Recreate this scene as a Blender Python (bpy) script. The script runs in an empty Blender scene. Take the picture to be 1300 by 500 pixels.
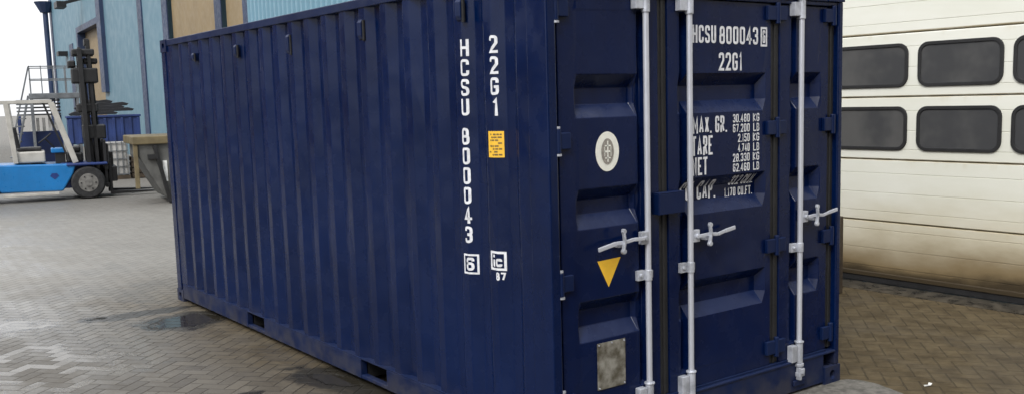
import bpy, bmesh, math, random
from mathutils import Vector, Matrix
random.seed(7)
R = math.radians
scene = bpy.context.scene
COL = scene.collection

# ---------------------------------------------------------------- camera
CAM = Vector((-2.9973, -3.7050, 1.9178))
YAW, PIT, ROL = 0.63959, 0.12117, -0.02830
f = Vector((math.sin(YAW)*math.cos(PIT), math.cos(YAW)*math.cos(PIT), -math.sin(PIT)))
r = Vector((math.cos(YAW), -math.sin(YAW), 0)); u = r.cross(f)
r2 = math.cos(ROL)*r + math.sin(ROL)*u; u2 = -math.sin(ROL)*r + math.cos(ROL)*u
cd = bpy.data.cameras.new('camera'); cam = bpy.data.objects.new('camera', cd); COL.objects.link(cam)
cam.matrix_world = Matrix(((r2.x, u2.x, -f.x, CAM.x), (r2.y, u2.y, -f.y, CAM.y), (r2.z, u2.z, -f.z, CAM.z), (0, 0, 0, 1)))
cd.sensor_width = 36; cd.lens = 1217.86*36/1300; cd.shift_y = 25.04/1300
cd.clip_start = .05; cd.clip_end = 3000
scene.camera = cam

# ---------------------------------------------------------------- sky, sun, exposure
SUN_EL, SUN_AZ = R(44), R(-122)          # azimuth measured from +Y towards +X
w = bpy.data.worlds.new('World'); scene.world = w; w.use_nodes = True
nt = w.node_tree; bg = nt.nodes['Background']
sky = nt.nodes.new('ShaderNodeTexSky'); sky.sky_type = 'NISHITA'; sky.sun_disc = False
sky.sun_elevation = SUN_EL; sky.sun_rotation = SUN_AZ; sky.dust_density = 4; sky.air_density = 1; sky.ozone_density = 1
hs = nt.nodes.new('ShaderNodeHueSaturation'); hs.inputs['Saturation'].default_value = .13
nt.links.new(sky.outputs[0], hs.inputs['Color'])
# closed cloud cover: brighter overhead than at the horizon, laid over the Nishita sky
tc = nt.nodes.new('ShaderNodeTexCoord'); sp = nt.nodes.new('ShaderNodeSeparateXYZ'); nt.links.new(tc.outputs['Generated'], sp.inputs[0])
mr = nt.nodes.new('ShaderNodeMapRange'); mr.inputs[1].default_value = 0; mr.inputs[2].default_value = 1; mr.inputs[3].default_value = 4.5; mr.inputs[4].default_value = 8.2
nt.links.new(sp.outputs['Z'], mr.inputs[0])
cb_ = nt.nodes.new('ShaderNodeCombineXYZ')
for i_, k_ in enumerate((.985, 1.0, 1.03)):
    mm = nt.nodes.new('ShaderNodeMath'); mm.operation = 'MULTIPLY'; mm.inputs[1].default_value = k_
    nt.links.new(mr.outputs[0], mm.inputs[0]); nt.links.new(mm.outputs[0], cb_.inputs[i_])
mx = nt.nodes.new('ShaderNodeMix'); mx.data_type = 'RGBA'; mx.inputs[0].default_value = .85
nt.links.new(hs.outputs[0], mx.inputs[6]); nt.links.new(cb_.outputs[0], mx.inputs[7]); nt.links.new(mx.outputs[2], bg.inputs['Color'])
bg.inputs['Strength'].default_value = .15
sd = bpy.data.lights.new('sun', 'SUN'); sun = bpy.data.objects.new('sun', sd); COL.objects.link(sun)
sd.energy = 1.0; sd.angle = R(14); sd.color = (1, .97, .93)
sv = Vector((math.sin(SUN_AZ)*math.cos(SUN_EL), math.cos(SUN_AZ)*math.cos(SUN_EL), math.sin(SUN_EL)))
sun.rotation_euler = sv.to_track_quat('Z', 'Y').to_euler()
vs = scene.view_settings; vs.view_transform = 'Standard'; vs.look = 'None'; vs.gamma = 1; vs.exposure = 0.85
vs.use_curve_mapping = False
scene.render.engine = 'CYCLES'

# ---------------------------------------------------------------- materials
class N:
    def __init__(s, name):
        s.m = bpy.data.materials.new(name); s.m.use_nodes = True; s.t = s.m.node_tree
        s.b = s.t.nodes['Principled BSDF']; s.co = s.t.nodes.new('ShaderNodeTexCoord')
    def n(s, kind, **kw):
        x = s.t.nodes.new('ShaderNode'+kind)
        for k, v in kw.items(): setattr(x, k, v)
        return x
    def l(s, a, b): s.t.links.new(a, b)
    def val(s, op, a, b=None, c=None, clamp=False):
        x = s.n('Math', operation=op, use_clamp=clamp)
        for i, v in enumerate((a, b, c)):
            if v is None: continue
            if isinstance(v, (int, float)): x.inputs[i].default_value = v
            else: s.l(v, x.inputs[i])
        return x.outputs[0]
    def noise(s, scale, detail=4, rough=.55, vec=None, stretch=None):
        x = s.n('TexNoise'); x.inputs['Scale'].default_value = scale; x.inputs['Detail'].default_value = detail
        x.inputs['Roughness'].default_value = rough
        v = vec or s.co.outputs['Object']
        if stretch:
            mp = s.n('Mapping'); mp.inputs['Scale'].default_value = stretch; s.l(v, mp.inputs[0]); v = mp.outputs[0]
        s.l(v, x.inputs['Vector']); return x.outputs['Fac']
    def ramp(s, fac, a, b, lo=0., hi=1., smooth=True):
        x = s.n('MapRange', interpolation_type='SMOOTHSTEP' if smooth else 'LINEAR')
        x.inputs[1].default_value = a; x.inputs[2].default_value = b; x.inputs[3].default_value = lo; x.inputs[4].default_value = hi
        s.l(fac, x.inputs[0]); return x.outputs[0]
    def mix(s, fac, a, b):
        x = s.n('Mix', data_type='RGBA')
        for i, v in ((0, fac), (6, a), (7, b)):
            if isinstance(v, (int, float)): x.inputs[i].default_value = v
            elif isinstance(v, tuple): x.inputs[i].default_value = (*v, 1)
            else: s.l(v, x.inputs[i])
        return x.outputs[2]
    def bump(s, h, strength, dist=.01, prev=None):
        x = s.n('Bump'); x.inputs['Strength'].default_value = strength; x.inputs['Distance'].default_value = dist
        s.l(h, x.inputs['Height'])
        if prev: s.l(prev, x.inputs['Normal'])
        return x.outputs[0]
    def set(s, **kw):
        for k, v in kw.items():
            i = s.b.inputs[k.replace('_', ' ')]
            if isinstance(v, tuple): i.default_value = (*v, 1)
            elif isinstance(v, (int, float)): i.default_value = v
            else: s.l(v, i)
        return s.m

def basic(name, c, rough=.5, metal=0., var=.25, scale=6, bump=.15, c2=None, streak=False):
    k = N(name)
    n1 = k.noise(scale, 5, stretch=(1, 1, .12) if streak else None); n2 = k.noise(scale*9, 3)
    d = tuple(x*(1-var) for x in c); e = c2 or tuple(min(1, x*(1+var)) for x in c)
    col = k.mix(k.ramp(n1, .3, .7), d, e)
    rr = k.ramp(n2, .3, .7, max(.03, rough-.08), rough+.1)
    return k.set(Base_Color=col, Roughness=rr, Metallic=metal, Normal=k.bump(n2, bump, .003))

def paint_navy(name, c, c2, rough, dirty=.4, spec=.25):
    k = N(name)
    big = k.noise(1.3, 3); streak = k.noise(9, 4, stretch=(1, 1, .06)); fine = k.noise(60, 3); dent = k.noise(2.2, 2)
    col = k.mix(k.ramp(big, .35, .65), c, c2)
    col = k.mix(k.ramp(streak, .5, .8, 0, .35), col, tuple(x*.55 for x in c))
    sp = k.ramp(k.noise(28, 5, .7), .66, .74, 0, dirty)
    col = k.mix(k.val('MULTIPLY', sp, k.ramp(k.noise(3, 2), .5, .7)), col, (.035, .05, .11))
    # dust settled low on the steel
    sx = k.n('SeparateXYZ'); k.l(k.co.outputs['Object'], sx.inputs[0])
    low = k.val('MULTIPLY', k.ramp(sx.outputs['Z'], .30, .02, 0, .55), k.ramp(k.noise(7, 5), .35, .65))
    col = k.mix(low, col, (.055, .052, .055))
    # sky light painted paler on up-facing ledges, with some settled dust
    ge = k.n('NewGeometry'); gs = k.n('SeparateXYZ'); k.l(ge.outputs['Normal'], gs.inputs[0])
    ledge_light = k.val('MULTIPLY', k.ramp(gs.outputs['Z'], .30, .60, 0, .42), k.ramp(k.noise(18, 6, .65), .25, .65, .45, 1))
    col = k.mix(ledge_light, col, (.018, .030, .085))
    rg = k.ramp(k.noise(5, 5), .3, .7, rough-.08, rough+.14); rg = k.val('ADD', rg, k.val('MULTIPLY', ledge_light, .2))
    b = k.bump(dent, .55, .03); b = k.bump(fine, .12, .002, b)
    return k.set(Base_Color=col, Roughness=rg, Normal=b, Specular_IOR_Level=spec)

M = {}
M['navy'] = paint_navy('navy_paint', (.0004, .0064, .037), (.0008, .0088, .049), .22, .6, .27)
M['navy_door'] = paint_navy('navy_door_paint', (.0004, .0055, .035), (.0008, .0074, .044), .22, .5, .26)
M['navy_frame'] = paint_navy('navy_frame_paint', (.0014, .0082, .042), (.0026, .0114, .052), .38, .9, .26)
M['rubber'] = basic('black_rubber', (.012, .012, .013), .6)
M['dark'] = basic('dark_void', (.006, .006, .007), .8)
M['galv'] = basic('galvanised_steel', (.55, .57, .63), .36, .35, .06, 1.2, 0)
M['galv_dull'] = basic('galvanised_casting', (.46, .48, .53), .42, .35, .25, 16, .12)
M['white_text'] = basic('white_marking_paint', (.66, .67, .70), .5, 0, .16, 30, .1)
M['yellow'] = basic('yellow_sticker', (.80, .47, .035), .45, 0, .06, 20, .05)
M['yellow_dark'] = basic('printed_dark_ink', (.16, .10, .03), .5)
M['emblem_grey'] = basic('emblem_grey_print', (.27, .25, .22), .5, 0, .25, 60)
M['emblem_white'] = basic('emblem_white_print', (.78, .78, .70), .5, 0, .05, 30)
M['plate'] = basic('weathered_metal_plate', (.20, .17, .11), .4, .35, .6, 14, .6, c2=(.36, .35, .31))
M['crate_blue'] = basic('faded_blue_steel', (.012, .03, .12), .6, 0, .3, 2)
M['blue_body'] = basic('bright_blue_paint', (.008, .15, .40), .35, 0, .12, 2)
M['blue_deep'] = basic('dark_blue_paint', (.01, .03, .14), .4, 0, .2, 3)
M['cream'] = basic('cream_paint', (.40, .385, .35), .5, 0, .15, 4)
M['mast'] = basic('greasy_black_steel', (.007, .007, .008), .5, .0, .5, 5)
M['seat'] = basic('black_vinyl', (.012, .012, .014), .5)
M['tyre'] = basic('tyre_rubber', (.016, .016, .017), .8, 0, .4, 12, .5)
M['rim'] = basic('grey_wheel_rim', (.16, .155, .145), .5, .2, .3, 10)
M['pale_goods'] = basic('pale_plastic', (.36, .35, .33), .6, 0, .3, 3)
M['skip_grey'] = basic('grey_skip_paint', (.085, .085, .08), .6, 0, .35, 3)
M['skip_yellow'] = basic('ochre_rim_paint', (.125, .098, .05), .6, 0, .3, 4)
M['label_white'] = basic('white_label', (.7, .7, .68), .5)
M['steel_grey'] = basic('grey_platform_steel', (.14, .15, .16), .6, .2, .3, 4)
M['tarp'] = basic('black_tarpaulin', (.008, .009, .012), .6, 0, .4, 4)
M['clad'] = basic('pale_blue_cladding', (.115, .215, .275), .55, 0, .02, .2, 0, streak=True)
M['clad_light'] = basic('pale_blue_ribbed_cladding', (.16, .30, .385), .5, 0, .03, .3, 0)
M['door_beige'] = basic('beige_roller_door', (.25, .185, .10), .6, 0, .1, .6, .05)
M['trim_navy'] = basic('dark_blue_trim', (.018, .035, .085), .5, 0, .2, 1)
M['roof_grey'] = basic('roof_sheet', (.2, .21, .22), .6)
M['wood'] = basic('dark_brown_wood', (.045, .032, .02), .8, 0, .4, 5, .5)
M['concrete'] = basic('pale_concrete', (.125, .118, .105), .8, 0, .4, 16, .6)
M['added_brick'] = basic('dark_added_brick', (.085, .05, .035), .8, 0, .3, 3)
M['paper'] = basic('white_scrap', (.75, .75, .72), .7)

def door_white():
    k = N('dirty_white_door_enamel')
    sx = k.n('SeparateXYZ'); k.l(k.co.outputs['Object'], sx.inputs[0]); z = sx.outputs['Z']
    n = k.noise(1.6, 6, .6, stretch=(1, .35, 1)); n3 = k.noise(14, 5)
    col = k.mix(k.ramp(n, .3, .7), (.70, .70, .61), (.77, .77, .70))
    # splash dirt from the yard: brown and ragged, foot blackened with painted shadow too
    zz = k.val('ADD', z, k.val('MULTIPLY', k.val('SUBTRACT', n, .5), .55))
    col = k.mix(k.ramp(zz, 1.0, .42, 0, .7), col, (.48, .41, .26))
    col = k.mix(k.ramp(zz, .62, .22, 0, .95), col, (.19, .135, .065))
    col = k.mix(k.ramp(zz, .27, .12, 0, .95), col, (.04, .029, .016))
    # grime caught in the panel joints
    fr = k.val('FRACT', k.val('DIVIDE', k.val('ADD', z, .585), .606))
    j = k.val('ABSOLUTE', k.val('SUBTRACT', fr, .0045+.0))
    j2 = k.val('MINIMUM', j, k.val('SUBTRACT', 1, fr))
    col = k.mix(k.val('MULTIPLY', k.ramp(j2, .026, .006, 0, .9), k.ramp(k.noise(5, 5), .2, .6, .45, 1)), col, (.33, .27, .15))
    under = k.ramp(fr, .85, 1, 0, 1)
    col = k.mix(k.val('MULTIPLY', under, k.ramp(k.noise(8, 5, stretch=(1, 1, .3)), .5, .8, 0, .35)), col, (.5, .42, .26))
    return k.set(Base_Color=col, Roughness=.42, Normal=k.bump(n3, .1, .002))
M['door_white'] = door_white()

def glass_dark():
    k = N('glass_with_reflections')
    n = k.noise(2.5, 3)
    col = k.mix(k.ramp(k.noise(1.1, 4, .6), .4, .62), (.060, .061, .063), (.100, .099, .096))  # uneven grey stands in for reflections on the panes
    return k.set(Base_Color=col, Roughness=.12, Specular_IOR_Level=.8, Normal=k.bump(k.noise(1.5, 1), .25, .02))
M['pane'] = glass_dark()

def pavers():
    k = N('wet_concrete_pavers')
    mp = k.n('Mapping'); mp.inputs['Rotation'].default_value = (0, 0, R(-41)); mp.inputs['Scale'].default_value = (1/.105,)*3
    k.l(k.co.outputs['Object'], mp.inputs[0])
    wob = k.n('TexNoise'); wob.inputs['Scale'].default_value = 1.4; k.l(mp.outputs[0], wob.inputs['Vector'])
    vm = k.n('VectorMath', operation='MULTIPLY_ADD'); k.l(wob.outputs['Color'], vm.inputs[0]); vm.inputs[1].default_value = (.12,)*3
    k.l(mp.outputs[0], vm.inputs[2])
    sx = k.n('SeparateXYZ'); k.l(vm.outputs[0], sx.inputs[0]); X, Y = sx.outputs[0], sx.outputs[1]
    V = k.val
    i, j = V('FLOOR', X), V('FLOOR', Y); fx, fy = V('SUBTRACT', X, i), V('SUBTRACT', Y, j)
    m = V('FLOORED_MODULO', V('SUBTRACT', i, j), 4)
    def is_(q): return V('COMPARE', m, float(q), .5)
    m0, m1, m2, m3 = (is_(q) for q in range(4))
    ex0 = fx; ex1 = V('SUBTRACT', 1, fx); ey0 = fy; ey1 = V('SUBTRACT', 1, fy)
    def off(d, mask): return V('ADD', d, V('MULTIPLY', mask, 5))      # an open side is no joint
    d = V('MINIMUM', V('MINIMUM', off(ex0, m1), off(ex1, m0)), V('MINIMUM', off(ey0, m2), off(ey1, m3)))
    idx = V('SUBTRACT', i, m1); idy = V('SUBTRACT', j, m2)
    cx = k.n('CombineXYZ'); k.l(idx, cx.inputs[0]); k.l(idy, cx.inputs[1]); k.l(V('ADD', m2, m3), cx.inputs[2])
    wn = k.n('TexWhiteNoise', noise_dimensions='3D'); k.l(cx.outputs[0], wn.inputs['Vector'])
    rnd = wn.outputs['Value']
    grain = k.noise(90, 4, .7); mid = k.noise(7, 5, .6); big = k.noise(.55, 4, .55); bigb = k.noise(.9, 5, .6, stretch=(1, .6, 1))
    P = k.n('SeparateXYZ'); k.l(k.co.outputs['Object'], P.inputs[0]); px, py = P.outputs[0], P.outputs[1]
    col = k.mix(rnd, (.112, .103, .088), (.188, .177, .156))
    col = k.mix(k.ramp(mid, .3, .75, 0, .5), col, (.225, .216, .200))
    col = k.mix(k.ramp(grain, .35, .7, 0, .45), col, (.10, .095, .087))
    # brown silt: along the container and in front of the garage
    a = V('ADD', px, V('MULTIPLY', V('SUBTRACT', big, .5), 2.2))
    silt = k.ramp(a, -1.6, .2, 0, .9)
    nearc = k.ramp(py, 9, 4.5, 0, 1)
    silt = V('MULTIPLY', silt, nearc)
    silt2 = k.ramp(a, 1.6, 2.8, 0, 1)
    silt = V('MAXIMUM', silt, V('MULTIPLY', silt2, k.ramp(py, 12, 6, 0, 1)))
    siltc = k.mix(k.ramp(k.noise(5, 6, .65), .3, .7), (.050, .036, .018), (.105, .080, .044))
    col = k.mix(silt, col, siltc)
    joint = k.ramp(d, .075, .03, 0, 1)
    jn = V('MULTIPLY', joint, k.ramp(k.noise(2.2, 4), .3, .6, .55, 1)); jn = V('MULTIPLY', jn, k.ramp(px, 1.5, 3, 1, .45)); jn = V('MULTIPLY', jn, k.ramp(py, 6, 13, 1, .35))
    col = k.mix(jn, col, (.030, .026, .020))
    # damp patches
    damp = V('MULTIPLY', k.ramp(bigb, .50, .60), k.ramp(py, 1, 4, .55, 1))
    col = k.mix(V('MULTIPLY', damp, .35), col, (.07, .065, .058)); col = k.mix(V('MULTIPLY', k.ramp(py, 6.6, 3.6, 0, .78), V('SUBTRACT', 1, silt)), col, k.mix(rnd, (.046, .037, .025), (.082, .069, .049)))
    base_r = k.ramp(mid, .3, .7, .50, .68)
    col = k.mix(k.ramp(py, 6.0, 9.5, 0, .45), col, (.245, .232, .208)); col = k.mix(k.ramp(py, 14.5, 17.5, 0, .55), col, (.10, .095, .085))  # pale band paints the wet film's sky sheen into the colour
    film = V('MULTIPLY', k.ramp(k.noise(1.1, 5, .6, stretch=(1, .5, 1)), .40, .58), k.ramp(px, 1.5, -1.0, 0, 1))
    rr = V('SUBTRACT', base_r, V('MULTIPLY', film, .27))
    rr = V('ADD', rr, V('MULTIPLY', joint, .12)); rr = V('ADD', rr, V('MULTIPLY', silt2, .22))
    # standing water and soaked patches, ragged soft edges
    en = k.noise(4.5, 6, .65); en2 = k.noise(1.7, 3)
    def pool(cx, cy, rx, ry, rot=0, soft=.35):
        c, s_ = math.cos(R(rot)), math.sin(R(rot))
        dx, dy = V('SUBTRACT', px, cx), V('SUBTRACT', py, cy)
        ux = V('DIVIDE', V('ADD', V('MULTIPLY', dx, c), V('MULTIPLY', dy, s_)), rx); uy = V('DIVIDE', V('SUBTRACT', V('MULTIPLY', dy, c), V('MULTIPLY', dx, s_)), ry)
        q = V('SQRT', V('ADD', V('MULTIPLY', ux, ux), V('MULTIPLY', uy, uy)))
        q = V('ADD', q, V('MULTIPLY', V('SUBTRACT', en, .5), 1.5)); q = V('ADD', q, V('MULTIPLY', V('SUBTRACT', en2, .5), .8))
        return k.ramp(q, 1+soft*.5, 1-soft*.5)
    def many(*a_):
        o_ = a_[0]
        for q in a_[1:]: o_ = V('MAXIMUM', o_, q)
        return o_
    soaked = many(pool(-.50, 5.60, .55, .15, -4), pool(-.92, 5.70, .16, .10), pool(-.08, 2.30, .24, .55, 15), pool(-.28, 5.0, .42, .36), pool(-.02, 1.6, .14, .8, 0), pool(-.85, 2.35, .25, .10, 20))
    water = many(pool(-.27, 4.98, .30, .24, 0, .2), pool(-.88, 5.68, .10, .05, 0, .2), pool(-.09, 2.30, .10, .24, 15, .3))
    glare = many(pool(-2.1, 6.15, 1.0, .42, -28, .5), V('MULTIPLY', pool(-1.75, 4.35, .55, 1.0, 20, .6), k.ramp(rnd, .45, .75)))
    col = k.mix(V('MULTIPLY', soaked, .93), col, (.020, .018, .014))
    rr = V('SUBTRACT', rr, V('MULTIPLY', soaked, .14))
    lerp = lambda f_, a_, b_: V('ADD', V('MULTIPLY', a_, V('SUBTRACT', 1, f_)), V('MULTIPLY', f_, b_))
    rr = lerp(water, rr, .05); rr = lerp(V('MULTIPLY', glare, .75), rr, .13)
    flatn = V('SUBTRACT', 1, V('MULTIPLY', many(water, glare), .9))
    h = V('ADD', k.ramp(d, .0, .09, 0, 1), V('MULTIPLY', rnd, .35))
    b = k.bump(V('MULTIPLY', h, flatn), .7, .007); b = k.bump(V('MULTIPLY', grain, flatn), .35, .0025, b); b = k.bump(V('MULTIPLY', mid, flatn), .3, .006, b)
    return k.set(Base_Color=col, Roughness=rr, Normal=b, Specular_IOR_Level=k.ramp(silt, 0, 1, .55, .22))
M['pavers'] = pavers()

def puddle_mat():
    k = N('thin_standing_water')
    n = k.noise(3, 4)
    return k.set(Base_Color=k.mix(n, (.030, .028, .024), (.05, .046, .04)), Roughness=k.ramp(k.noise(9, 4), .35, .65, .05, .16), Normal=k.bump(k.noise(12, 2), .05, .003))
M['puddle'] = puddle_mat()
def film_mat():
    k = N('thin_water_film')
    n = k.noise(9, 4)
    return k.set(Base_Color=k.mix(n, (.16, .155, .145), (.24, .235, .22)), Roughness=k.ramp(k.noise(7, 4), .35, .65, .06, .22), Specular_IOR_Level=.9)
M['film'] = film_mat()
def damp_mat():
    k = N('soaked_pavers')
    n = k.noise(9, 5)
    return k.set(Base_Color=k.mix(k.ramp(n, .35, .65), (.030, .027, .022), (.07, .06, .045)), Roughness=k.ramp(n, .3, .7, .22, .5), Normal=k.bump(k.noise(20, 4), .4, .006))
M['damp'] = damp_mat()

# ---------------------------------------------------------------- mesh helpers
def link(name, bm, mat, parent=None, bevel=0, smooth=False):
    me = bpy.data.meshes.new(name); bmesh.ops.recalc_face_normals(bm, faces=bm.faces[:]); bm.to_mesh(me); bm.free()
    me.materials.append(M[mat])
    if smooth:
        for p in me.polygons: p.use_smooth = True
        me.set_sharp_from_angle(angle=R(35))
    o = bpy.data.objects.new(name, me); COL.objects.link(o)
    if parent: o.parent = parent
    if bevel:
        b = o.modifiers.new('bevel', 'BEVEL'); b.width = bevel; b.segments = 2; b.limit_method = 'ANGLE'; b.angle_limit = R(50)
    return o
def tag(o, label, cat, group=None):
    o['label'] = label; o['category'] = cat
    if group: o['group'] = group
    return o
def empty(name, loc=(0, 0, 0), rz=0, label=None, cat=None, group=None):
    o = bpy.data.objects.new(name, None); COL.objects.link(o); o.location = loc; o.rotation_euler = (0, 0, rz)
    return tag(o, label, cat, group)
def structure(o): o['kind'] = 'structure'; return o
def bx(bm, x0, x1, y0, y1, z0, z1):
    v = [bm.verts.new(c) for c in ((x0,y0,z0),(x1,y0,z0),(x1,y1,z0),(x0,y1,z0),(x0,y0,z1),(x1,y0,z1),(x1,y1,z1),(x0,y1,z1))]
    for q in ((0,3,2,1),(4,5,6,7),(0,1,5,4),(1,2,6,5),(2,3,7,6),(3,0,4,7)): bm.faces.new([v[i] for i in q])
    return bm
def boxes(*bs):
    bm = bmesh.new()
    for b in bs: bx(bm, *b)
    return bm
def cyl(bm, a, b, ra, rb=None, n=16, caps=True):
    a, b = Vector(a), Vector(b); rb = ra if rb is None else rb
    d = (b-a).normalized(); t = Vector((0, 0, 1)) if abs(d.z) < .9 else Vector((1, 0, 0))
    e = d.cross(t).normalized(); g = d.cross(e)
    A = [bm.verts.new(a+(e*math.cos(2*math.pi*i/n)+g*math.sin(2*math.pi*i/n))*ra) for i in range(n)]
    B = [bm.verts.new(b+(e*math.cos(2*math.pi*i/n)+g*math.sin(2*math.pi*i/n))*rb) for i in range(n)]
    for i in range(n): bm.faces.new((A[i], A[(i+1)%n], B[(i+1)%n], B[i]))
    if caps: bm.faces.new(A[::-1]); bm.faces.new(B)
    return bm
def beam(bm, a, b, w_, h_, up=(0, 0, 1)):
    a, b = Vector(a), Vector(b); d = (b-a).normalized(); s = d.cross(Vector(up))
    if s.length < 1e-3: s = d.cross(Vector((1, 0, 0)))
    s.normalize(); t = s.cross(d)
    c = []
    for p in (a, b):
        for i, j in ((-1,-1),(1,-1),(1,1),(-1,1)): c.append(bm.verts.new(p+s*i*w_/2+t*j*h_/2))
    for q in ((0,1,2,3),(7,6,5,4),(0,4,5,1),(1,5,6,2),(2,6,7,3),(3,7,4,0)): bm.faces.new([c[i] for i in q])
    return bm
def prism(bm, pts, axis, a, b):
    """polygon pts (2-D) extruded along axis from a to b; the 2-D axes are the two others in xyz order"""
    def mk(p, q): 
        return {0: (q, p[0], p[1]), 1: (p[0], q, p[1]), 2: (p[0], p[1], q)}[axis]
    A = [bm.verts.new(mk(p, a)) for p in pts]; B = [bm.verts.new(mk(p, b)) for p in pts]
    n = len(pts)
    for i in range(n): bm.faces.new((A[i], A[(i+1)%n], B[(i+1)%n], B[i]))
    bm.faces.new(A[::-1]); bm.faces.new(B); return bm
def rrect(x0, x1, z0, z1, rad, n=6):
    out = []
    for cx, cz, a0 in ((x1-rad, z1-rad, 0), (x0+rad, z1-rad, 90), (x0+rad, z0+rad, 180), (x1-rad, z0+rad, 270)):
        for i in range(n+1):
            a = R(a0+90*i/n); out.append((cx+rad*math.cos(a), cz+rad*math.sin(a)))
    return out

# ---------------------------------------------------------------- ground
bm = bmesh.new()
v = [bm.verts.new(c) for c in ((-400, -60, 0), (400, -60, 0), (400, 900, 0), (-400, 900, 0))]; bm.faces.new(v)
structure(link('ground', bm, 'pavers'))

# concrete apron before the garage and slab at the container's corner
structure(link('pavement', boxes((5.16, 5.60, -6, 6, -.05, .004)), 'damp'))
rg = random.Random(2); pts = []
key = [(2.2,.05),(2.50,-.02),(2.56,-.18),(2.49,-.42),(2.2,-.95),(.8,-1.2),(.6,-.1)]
for i in range(len(key)):
    a, b = Vector(key[i]), Vector(key[(i+1)%len(key)])
    for k in range(5): q = a.lerp(b, k/5); pts.append((q.x+rg.uniform(-.012, .012), q.y+rg.uniform(-.012, .012), .004))
bm = bmesh.new(); f_ = bm.faces.new([bm.verts.new(c) for c in pts]); bmesh.ops.triangulate(bm, faces=[f_])
structure(link('concrete_slab', bm, 'concrete'))
bm = bmesh.new()
bm.faces.new([bm.verts.new(c) for c in ((2.70,-.455,.010),(2.75,-.47,.010),(2.80,-.452,.010),(2.785,-.435,.016),(2.745,-.452,.012),(2.715,-.44,.014))])
bmesh.ops.solidify(bm, geom=bm.faces[:], thickness=.006)
tag(link('paper_scrap', bm, 'paper'), 'small crumpled white scrap lying on the brown ground right of the container', 'litter')

# ---------------------------------------------------------------- garage on the right
GX = 5.51
gb = empty('garage_building', (GX, 0, 0), 0, 'white garage building behind the right side of the container', 'building')
def G(name, mat, *bs, bevel=0): return link(name, boxes(*[(b[0]-GX+GX-GX if False else b[0], *b[1:]) for b in bs]), mat, gb, bevel)
G('wall', 'cream', (.12, .40, 3.62, 11.5, 0, 7.2), (.12, .40, -9, -1.32, 0, 7.2), (.12, .40, -1.32, 3.62, 3.70, 7.2), (.40, 12, 11.2, 11.5, 0, 7.2), (.40, 12, -9, -8.7, 0, 7.2))
G('roof', 'roof_grey', (-.1, 12.2, -9.2, 11.7, 7.21, 7.4))
G('door_frame', 'trim_navy', (.0, .11, 3.50, 3.62, 0, 3.70), (.0, .11, -1.32, -1.20, 0, 3.70), (.0, .11, -1.20, 3.50, 3.62, 3.70))
gd = empty('garage_door', (GX, 0, 0), 0, 'dirty white sectional garage door with two rows of dark rounded windows', 'garage door')
edges = [.075, .63, 1.235, 1.84, 2.44, 3.05, 3.61]
ZW = [(1.328, 1.748), (1.930, 2.343)]
YW = [(y0, y0+.80) for y0 in (-.395, .49-.0, 1.385, 2.28)]; YW[0] = (-.395, .405)
YW = [(-.395, .405), (.488, 1.287), (1.385, 2.185), (2.28, 3.08)]
for a, b in zip(edges[:-1], edges[1:]):
    prof = [(.030, a), (.004, a+.005), (0, a+.012)]
    for g in (.10, .28, .47):
        if a+g < b-.05: prof += [(0, a+g-.004), (.006, a+g), (0, a+g+.004)]
    prof += [(0, b-.014), (.004, b-.007), (.030, b-.002)]
    prof += [(.060, b-.002), (.060, a)]
    bm = prism(bmesh.new(), [(p[0], p[1]) for p in prof], 1, -1.19, 3.49)
    link('door_panel', bm, 'door_white', gd)
link('bottom_seal', boxes((-.012, .05, -1.19, 3.49, .012, .072)), 'rubber', gd, .006)
link('bottom_rail', boxes((-.022, .028, -1.19, 3.49, .073, .118)), 'door_white', gd, .006)
def ring(bm, x0, x1, outer, inner):
    n = len(outer)
    A = [[bm.verts.new((x, *p)) for p in pts] for x, pts in ((x0, outer), (x0, inner), (x1, outer), (x1, inner))]
    for i in range(n):
        j = (i+1) % n
        bm.faces.new((A[0][i], A[0][j], A[1][j], A[1][i])); bm.faces.new((A[1][i], A[1][j], A[3][j], A[3][i]))
        bm.faces.new((A[0][j], A[0][i], A[2][i], A[2][j])); bm.faces.new((A[2][j], A[2][i], A[3][i], A[3][j]))
    return bm
for (z0, z1) in ZW:
    for (y0, y1) in YW:
        wf = link('window', ring(bmesh.new(), -.016, .03, rrect(y0, y1, z0, z1, .10), rrect(y0+.032, y1-.032, z0+.032, z1-.032, .072)), 'rubber', gd, .004)
        bm = prism(bmesh.new(), rrect(y0+.026, y1-.026, z0+.026, z1-.026, .075), 0, -.006, .006)
        link('pane', bm, 'pane', wf)
bm = bmesh.new(); bx(bm, -.09, .09, -.08, .08, 0, .74); bx(bm, -.11, -.09, -.05, .05, .1, .70)
po = link('guard_post', bm, 'wood', None, .012); po.location = (4.80, 1.72, 0)
tag(po, 'short dark brown guard post between the container edge and the white garage door', 'post')

# ---------------------------------------------------------------- shipping container
L, W, H = 6.058, 2.438, 2.591
ct = empty('shipping_container', (0, 0, 0), 0, 'dark blue corrugated steel shipping container with galvanised locking rods and white lettering', 'shipping container')
def C(name, mat, bm, bevel=0, parent=None, smooth=False): return link(name, bm, mat, parent or ct, bevel, smooth)

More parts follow.
